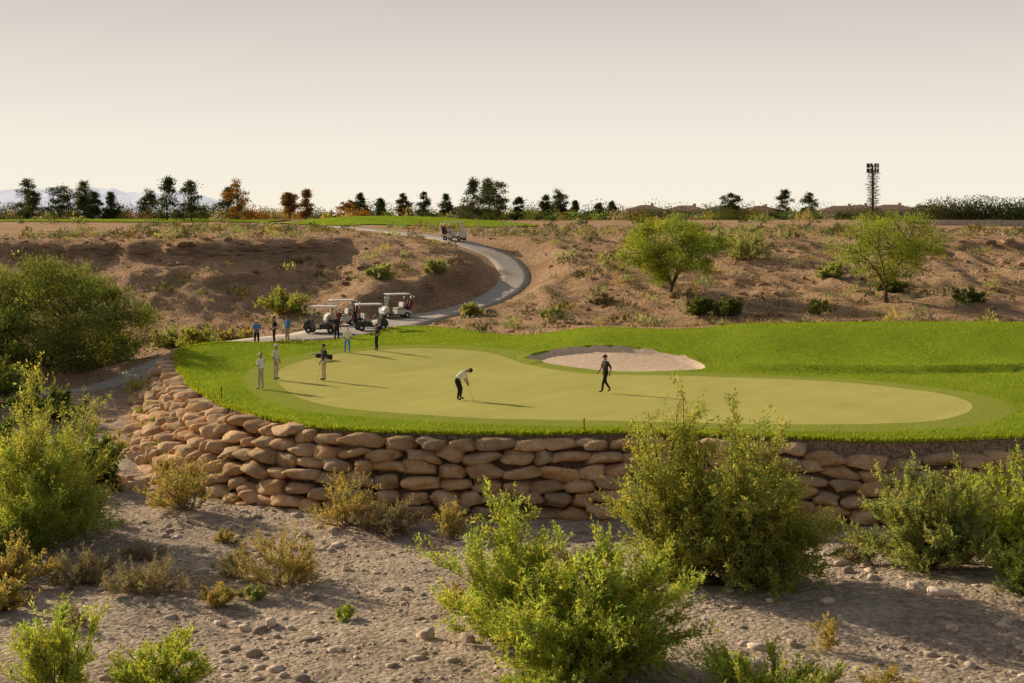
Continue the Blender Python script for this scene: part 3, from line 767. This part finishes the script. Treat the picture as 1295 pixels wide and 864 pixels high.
golf_cart(-10.1,101.5,math.radians(20),m_black)
golf_cart(-9.1,111.0,math.radians(205),m_cream)
golf_cart(-5.7,141.2,math.radians(-25),m_cream)

# ------------------------------------------------------------------ people
skin=plain('skin',(.42,.25,.17),.6,.3,var=.05)
hairm=plain('hair',(.05,.035,.025),.8,.2)
eyem=plain('eye',(.05,.03,.03),.3,.4)
cl_white=plain('shirt_white',(.80,.78,.72),.9,.1,var=.05)
cl_black=plain('cloth_black',(.025,.025,.03),.9,.1)
cl_khaki=plain('trousers_khaki',(.52,.42,.29),.9,.1,var=.08)
cl_blue=plain('shirt_blue',(.10,.28,.55),.9,.1,var=.08)
cl_dark=plain('shirt_charcoal',(.05,.047,.045),.9,.1)
cl_lime=plain('shirt_pale',(.66,.68,.50),.9,.1)
shoe=plain('shoe',(.08,.06,.05),.5,.3)
def person(x,y,rz,shirt,pants,pose='stand',hgtm=1.78,cap=None,z=None,club=False,hold=None):
    k=hgtm/1.78
    z=(float(lawnz(np.array([x]),np.array([y]))[0]) if z is None else z)
    e=empty('golfer',(x,y,z),rz); e.scale=(k,k,k)
    J=dict(pelvis=(0,0,.96),belly=(.01,0,1.12),chest=(0,0,1.34),neck=(0.0,0,1.50),head=(.02,0,1.60),top=(.03,0,1.71),
      shL=(0,.19,1.44),elL=(-.03,.25,1.17),wrL=(.08,.24,.93),shR=(0,-.19,1.44),elR=(-.03,-.25,1.17),wrR=(.08,-.24,.93),
      hipL=(0,.09,.92),knL=(.03,.11,.50),anL=(-.02,.13,.09),toL=(.15,.15,.045),hipR=(0,-.09,.92),knR=(.02,-.11,.50),anR=(-.02,-.13,.09),toR=(.15,-.16,.045))
    if pose=='walk':
        J.update(knL=(.17,.09,.53),anL=(.25,.09,.10),toL=(.42,.09,.07),knR=(-.04,-.09,.50),anR=(-.30,-.10,.14),toR=(-.17,-.10,.045),
          elL=(-.15,.25,1.18),wrL=(-.10,.24,.94),elR=(.08,-.25,1.18),wrR=(.24,-.22,.99),belly=(.02,0,1.12),chest=(.03,0,1.34),pelvis=(0,0,.94),hipL=(0,.09,.90),hipR=(0,-.09,.90))
    if pose=='putt':
        J.update(pelvis=(-.14,0,.90),belly=(-.04,0,1.04),chest=(.14,0,1.20),neck=(.29,0,1.28),head=(.39,0,1.31),top=(.49,0,1.30),
          shL=(.20,.18,1.24),elL=(.24,.17,.98),wrL=(.33,.05,.80),shR=(.20,-.18,1.24),elR=(.24,-.18,.97),wrR=(.33,-.05,.76),
          hipL=(-.12,.10,.86),knL=(.02,.17,.48),anL=(-.04,.20,.09),toL=(.13,.22,.045),hipR=(-.12,-.10,.86),knR=(.02,-.17,.48),anR=(-.04,-.20,.09),toR=(.13,-.22,.045))
    if pose=='bend':
        J.update(pelvis=(-.10,0,.88),belly=(0,0,1.02),chest=(.16,0,1.20),neck=(.27,0,1.32),head=(.34,0,1.38),top=(.42,0,1.45),
          shL=(.20,.18,1.26),elL=(.27,.22,1.0),wrL=(.40,.14,.86),shR=(.20,-.18,1.26),elR=(.27,-.22,1.0),wrR=(.40,-.14,.86),hipL=(-.08,.1,.84),hipR=(-.08,-.1,.84),knL=(.05,.12,.47),knR=(.05,-.12,.47))
    if pose=='hips':
        J.update(elL=(-.12,.34,1.20),wrL=(.05,.19,1.03),elR=(-.10,-.32,1.19),wrR=(.07,-.19,1.04))
    if pose=='fold':
        J.update(elL=(.03,.25,1.18),wrL=(.22,.06,1.16),elR=(.03,-.25,1.18),wrR=(.22,-.06,1.20))
    rad=dict(pelvis=.145,belly=.135,chest=.155,neck=.062,head=.092,top=.083,shL=.075,elL=.05,wrL=.032,shR=.075,elR=.05,wrR=.032,
      hipL=.105,knL=.068,anL=.048,toL=.04,hipR=.105,knR=.068,anR=.048,toR=.04)
    E=[('pelvis','belly','s'),('belly','chest','s'),('chest','neck','s'),('neck','head','k'),('head','top','k')]
    for s in 'LR': E+=[('chest','sh'+s,'s'),('sh'+s,'el'+s,'s'),('el'+s,'wr'+s,'k'),('pelvis','hip'+s,'p'),('hip'+s,'kn'+s,'p'),('kn'+s,'an'+s,'p'),('an'+s,'to'+s,'f')]
    names=list(J); me=bpy.data.meshes.new('body'); me.from_pydata([J[n] for n in names],[(names.index(a),names.index(b)) for a,b,_ in E],[])
    ob=bpy.data.objects.new('tmp',me); COL.objects.link(ob)
    md=ob.modifiers.new('s','SKIN'); md.use_smooth_shade=True
    for i,n in enumerate(names):
        sv=me.skin_vertices[0].data[i]; r=rad[n]; sv.radius=(r,r); sv.use_root=(n=='pelvis')
    sb=ob.modifiers.new('b','SUBSURF'); sb.levels=2; sb.render_levels=2
    dg_=bpy.context.evaluated_depsgraph_get(); bme=bpy.data.meshes.new_from_object(ob.evaluated_get(dg_)); bpy.data.objects.remove(ob)
    for mm in (shirt,pants,skin,shoe): bme.materials.append(mm)
    co=np.array([p.center[:] for p in bme.polygons]); best=np.full(len(co),1e9); lab=np.zeros(len(co),int)
    for a,b,t in E:
        A=np.array(J[a]);B=np.array(J[b]); d=B-A; tt=np.clip(((co-A)@d)/(d@d),0,1); q=np.linalg.norm(co-A-tt[:,None]*d,axis=1)-.5*(rad[a]*(1-tt)+rad[b]*tt)
        mk_=q<best; best=np.where(mk_,q,best)
        l=np.full(len(co),{'s':0,'p':1,'k':2,'f':3}[t])
        lab=np.where(mk_,l,lab)
    for p,l in zip(bme.polygons,lab): p.material_index=int(l); p.use_smooth=True
    bo=bpy.data.objects.new('body',bme); COL.objects.link(bo); bo.parent=e
    H=Vector(J['head']);T=Vector(J['top']); upv=(T-H).normalized(); side=Vector((0,1,0)); fwd=side.cross(upv).normalized()
    cen=(H+T)/2+upv*.0
    def blob(name,c,s,mat,sub=2,cut=None):
        bm=bmesh.new(); bmesh.ops.create_icosphere(bm,subdivisions=sub,radius=1)
        if cut is not None:
            bmesh.ops.bisect_plane(bm,geom=bm.verts[:]+bm.edges[:]+bm.faces[:],plane_co=(0,0,cut),plane_no=(0,0,-1),clear_outer=True)
        M=Matrix((fwd,side,upv)).transposed()
        for v in bm.verts: v.co=M@Vector((v.co.x*s[0],v.co.y*s[1],v.co.z*s[2]))+c
        return bm_obj(name,bm,mat,e,True)
    blob('skull',cen+upv*.015,(.098,.08,.122),skin,3)
    blob('hair',cen+upv*.03-fwd*.012,(.104,.087,.118),hairm,3,-.05)
    blob('nose',cen+fwd*.10-upv*.005,(.018,.012,.022),skin)
    for s in (-1,1):
        blob('ear',cen+side*s*.083,(.018,.01,.028),skin); blob('eye',cen+fwd*.088+side*s*.03+upv*.02,(.009,.013,.008),eyem)
    blob('mouth',cen+fwd*.088-upv*.045,(.008,.022,.006),m_bag2)
    if cap:
        blob('cap_crown',cen+upv*.045,(.112,.094,.10),cap,3,0)
        blob('cap_brim',cen+upv*.05+fwd*.11,(.09,.075,.010),cap,2)
    if pose not in('putt','bend'): rod('belt',Vector(J['pelvis'])+Vector((0,0,.035)),Vector(J['pelvis'])+Vector((0,0,.07)),.137,shoe,e,seg=16)
    for s in 'LR':
        W=Vector(J['wr'+s]);El=Vector(J['el'+s]); d=(W-El).normalized(); ax=Vector((1,0,0)) if abs(d.x)<.8 else Vector((0,0,1))
        n_=d.cross(ax).normalized(); wv_=n_.cross(d).normalized()
        hv=[];hf=[]
        tube(hv,hf,None,[np.array(W-d*.02),np.array(W+d*.03),np.array(W+d*.085)],.028,.036,8)
        for i,ln in enumerate((.062,.072,.068,.052)):
            b=W+d*.08+wv_*(.03-.02*i)
            p1=b+d*ln*.6; p2=p1+(d*.4-n_*.6*(1 if s=='L' else -1)).normalized()*ln*.55
            tube(hv,hf,None,[np.array(b),np.array(p1),np.array(p2)],.0105,.007,6)
        b=W+d*.025+wv_*.03; p1=b+(d*.5+wv_*.6).normalized()*.04; p2=p1+d*.03
        tube(hv,hf,None,[np.array(b),np.array(p1),np.array(p2)],.012,.008,6)
        mk('hand',hv,hf,skin,parent=e,smooth=True)
    if club:
        if pose=='putt':
            rod('putter_shaft',(.33,0,.88),(.60,.02,.03),.008,m_metal,e); rod('putter_grip',(.31,0,.93),(.37,0,.74),.014,m_black,e); box('putter_head',(.61,.03,.02),(.03,.12,.03),m_metal,e,.005)
        else:
            w=J['wrR']; rod('putter_grip',(w[0]+.02,w[1],w[2]+.0),(w[0]+.06,w[1],w[2]-.22),.013,m_black,e); rod('putter_shaft',(w[0]+.06,w[1],w[2]-.2),(w[0]+.16,w[1]-.05,.04),.008,m_metal,e); box('putter_head',(w[0]+.17,w[1]-.05,.03),(.03,.12,.03),m_metal,e,.005)
    return e
R_=math.radians
person(-12.3,69.7,R_(150),cl_white,cl_khaki,'fold',cap=cl_white)
person(-12.25,73.8,R_(-20),cl_lime,cl_khaki,'stand',1.84,cap=cl_white,club=True)
person(-9.7,73.4,R_(-150),cl_dark,cl_khaki,'stand',1.88,club=True)
person(-2.4,65.5,R_(-15),cl_white,cl_black,'putt',1.88,club=True)
person(4.5,68.4,R_(205),cl_dark,cl_black,'walk',1.82,cap=cl_black)
person(-8.2,86.2,R_(-150),cl_dark,cl_black,'hips',1.6)
person(-9.9,85.5,R_(-80),cl_white,cl_blue,'bend',1.7,cap=cl_white)
person(-11.6,94.2,R_(-60),cl_dark,cl_black,'stand',1.72,z=tz(-11.6,94.2))
person(-16.4,91.4,R_(-70),cl_blue,cl_black,'fold',1.78,cap=cl_white,z=tz(-16.4,91.4))
person(-15.2,91.0,R_(200),cl_black,cl_black,'hips',1.78,z=tz(-15.2,91))
person(-14.4,91.3,R_(230),cl_blue,cl_khaki,'stand',1.76,z=tz(-14.4,91.3))
e=empty('golf_bag',(-10.9,82.3,.12),R_(15)); 
rod('bag_tube',(.5,0,.17),(-.45,0,.32),.15,m_bag,e,.13,14); rod('bag_leg_1',(-.3,0,.3),(-.42,.22,-.02),.012,m_metal,e); rod('bag_leg_2',(-.3,0,.3),(-.42,-.22,-.02),.012,m_metal,e)
for i in range(6): rod('club',(-.42,random.uniform(-.07,.07),.31),(-.75,random.uniform(-.1,.1),.42),.012,m_metal,e,.025,6)
e=empty('golf_ball',(-1.72,65.3,.03)); bm=bmesh.new(); bmesh.ops.create_icosphere(bm,subdivisions=2,radius=.025); bm_obj('ball',bm,m_white,e,True)
m_red=plain('stake_red',(.45,.03,.02),.6)
for a,b in ((2.85,56.25),(-13.6,66.6)):
    e=empty('hazard_stake',(a,b,-.05)); box('stake',(0,0,.25),(.05,.05,.55),m_red,e,.01); 

# ------------------------------------------------------------------ tower, houses, wall, mountains
tw=empty('cell_tower',(101.4,400,tz(101.4,400)))
m_tw=plain('tower_steel',(.07,.06,.05),.8,.2)
rod('mast',(0,0,0),(0,0,15.2),.38,m_tw,tw,.25,12)
NV=[];
for i in range(64):
    zz_=1.8+i*.18; a=i*2.4; L_=RS.uniform(1.2,2.6)*(1.15-.4*(zz_-3)/10)
    rod('branch',(0,0,zz_),(math.cos(a)*L_,math.sin(a)*L_,zz_+.25),.11,m_tw,tw,.05,5)
    NV.append(np.array([math.cos(a)*L_*.65,math.sin(a)*L_*.65,zz_+.15])+RS.normal(0,1,(24,3))*np.array([.45,.45,.10]))
NV=np.vstack(NV); V_,F_=leafquads(NV,RS.normal(0,1,NV.shape),.4,.14,RS)
mk('needle_sprays',V_,F_,m_pine,np.ones((len(V_),3))*.6,parent=tw)
for i in range(3):
    for zz_ in (13.6,15.0):
        for q_ in (-.55,.55):
            a=i*2.094+.4; c=(math.cos(a)*1.35-math.sin(a)*q_,math.sin(a)*1.35+math.cos(a)*q_,zz_)
            bm_=box('antenna_panel',(0,0,0),(.3,.65,1.25),m_tw,tw,.03,(a,'Z')); bm_.location=c
        rod('antenna_arm',(0,0,zz_),(math.cos(i*2.094+.4)*1.2,math.sin(i*2.094+.4)*1.2,zz_),.06,m_tw,tw)
m_stucco=plain('stucco',(.56,.45,.33),.95,.05,var=.08); m_tile=plain('roof_tile',(.34,.22,.15),.9,.1,var=.2); m_win=plain('window_glass',(.05,.06,.08),.2,.5)
def house(x,y,w,d,rz,hh=3.0):
    e=empty('stucco_house',(x,y,tz(x,y)-.1),rz)
    box('walls',(0,0,hh/2),(w,d,hh),m_stucco,e,.03)
    bm=bmesh.new(); o_=.6
    b=[bm.verts.new(v) for v in ((-w/2-o_,-d/2-o_,hh),(w/2+o_,-d/2-o_,hh),(w/2+o_,d/2+o_,hh),(-w/2-o_,d/2+o_,hh))]
    t=[bm.verts.new(v) for v in ((-w/2+d/2,0,hh+1.6),(w/2-d/2,0,hh+1.6))]
    bm.faces.new((b[0],b[1],t[1],t[0]));bm.faces.new((b[2],b[3],t[0],t[1]));bm.faces.new((b[1],b[2],t[1]));bm.faces.new((b[3],b[0],t[0]));bm.faces.new((b[3],b[2],b[1],b[0]))
    bm_obj('roof',bm,m_tile,e)
    for i in range(4):
        box('window_%d'%(i+1),(-w/2+w*(i+.5)/4,-d/2-.03,hh*.55),(1.5,.1,1.2),m_win,e,.02)
    box('chimney',(w*.2,1,hh+1.4),(.9,.9,1.6),m_stucco,e,.03)
for a,b,c in ((55,450,13),(66,440,14),(104,450,14),(112,460,12),(120,450,14),(44,470,12),(-16,470,12),(134,460,14),(82,470,12)):
    house(a,b,c,9,RS.uniform(-.4,.4),RS.uniform(2.5,3.1))
w_=empty('block_wall',(0,0,0))
for i in range(14): box('panel',(59+i*2.4,196,tz(59+i*2.4,196)+.35),(2.36,.2,.8),m_stucco,w_,.02)
m,nt,o=newmat('mountain_haze_glow'); d=nt.nodes.new('ShaderNodeBsdfDiffuse'); d.inputs[0].default_value=(.25,.25,.28,1)
em=nt.nodes.new('ShaderNodeEmission'); em.inputs[0].default_value=(.77,.74,.74,1); em.inputs[1].default_value=.74  # aerial haze painted onto the range as a pale emission glow
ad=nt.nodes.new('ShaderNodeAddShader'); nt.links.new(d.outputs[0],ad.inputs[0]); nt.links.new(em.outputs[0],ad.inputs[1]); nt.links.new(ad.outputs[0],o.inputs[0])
mx=np.linspace(-4600,-1350,160); my=np.linspace(8000,9300,20)
GX,GY=np.meshgrid(mx,my)
env=sm((-1350-GX)/700)*np.sin(np.clip((GY-8000)/1300,0,1)*math.pi)**.7
GZ=env*(150+70*fbm(GX/420,GY/500,5,201)+35*fbm(GX/90,GY/160,3,207))
I=np.arange(GX.size).reshape(GX.shape); Fm=np.stack([I[:-1,:-1],I[:-1,1:],I[1:,1:],I[1:,:-1]],-1).reshape(-1,4)
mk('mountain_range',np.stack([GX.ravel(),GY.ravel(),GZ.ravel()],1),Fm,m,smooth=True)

# ------------------------------------------------------------------ sky, sun, camera
el=R_(22); to=Vector((-.77*math.cos(el),.64*math.cos(el),math.sin(el))).normalized(); az=math.atan2(to.x,to.y)
W=bpy.data.worlds.new('World'); S.world=W; W.use_nodes=True; nt=W.node_tree; nt.nodes.clear()
BG=.075
o=nt.nodes.new('ShaderNodeOutputWorld'); bg=nt.nodes.new('ShaderNodeBackground'); bg.inputs[1].default_value=BG
sk=nt.nodes.new('ShaderNodeTexSky'); sk.sky_type='NISHITA'; sk.sun_disc=False; sk.sun_elevation=el; sk.sun_rotation=az%(2*math.pi); sk.dust_density=4; sk.air_density=1
tc=nt.nodes.new('ShaderNodeTexCoord'); sp=nt.nodes.new('ShaderNodeSeparateXYZ'); nt.links.new(tc.outputs['Generated'],sp.inputs[0])
haze=ramp(nt,maprange(nt,sp.outputs[2],0,.2),[(0,(.98,.91,.75)),(.25,(.92,.855,.74)),(.5,(.79,.72,.65)),(.78,(.62,.575,.54)),(1,(.48,.45,.43))])
vm=nt.nodes.new('ShaderNodeVectorMath'); vm.operation='SCALE'; vm.inputs['Scale'].default_value=1/BG; nt.links.new(haze,vm.inputs[0])
f=ramp(nt,sp.outputs[2],[(.18,(.97,.97,.97)),(.42,(.15,.15,.15))])
c=mix(nt,sk.outputs[0],vm.outputs[0],f)
nt.links.new(c,bg.inputs[0]); nt.links.new(bg.outputs[0],o.inputs[0])
sl=bpy.data.lights.new('sun','SUN'); sl.energy=5; sl.angle=R_(.5); sl.color=(1,.85,.63)
so=bpy.data.objects.new('sun',sl); so.rotation_euler=to.to_track_quat('Z','Y').to_euler(); so.location=to*100; COL.objects.link(so)
cam=bpy.data.cameras.new('camera'); cam.lens=50.04; cam.sensor_width=36; cam.shift_y=-157/1295; cam.clip_end=20000; cam.clip_start=.5
co=bpy.data.objects.new('camera',cam); co.location=(0,0,8.4); co.rotation_euler=(R_(90),0,0); COL.objects.link(co); S.camera=co
S.view_settings.view_transform='Standard'; S.view_settings.look='None'; S.view_settings.exposure=0
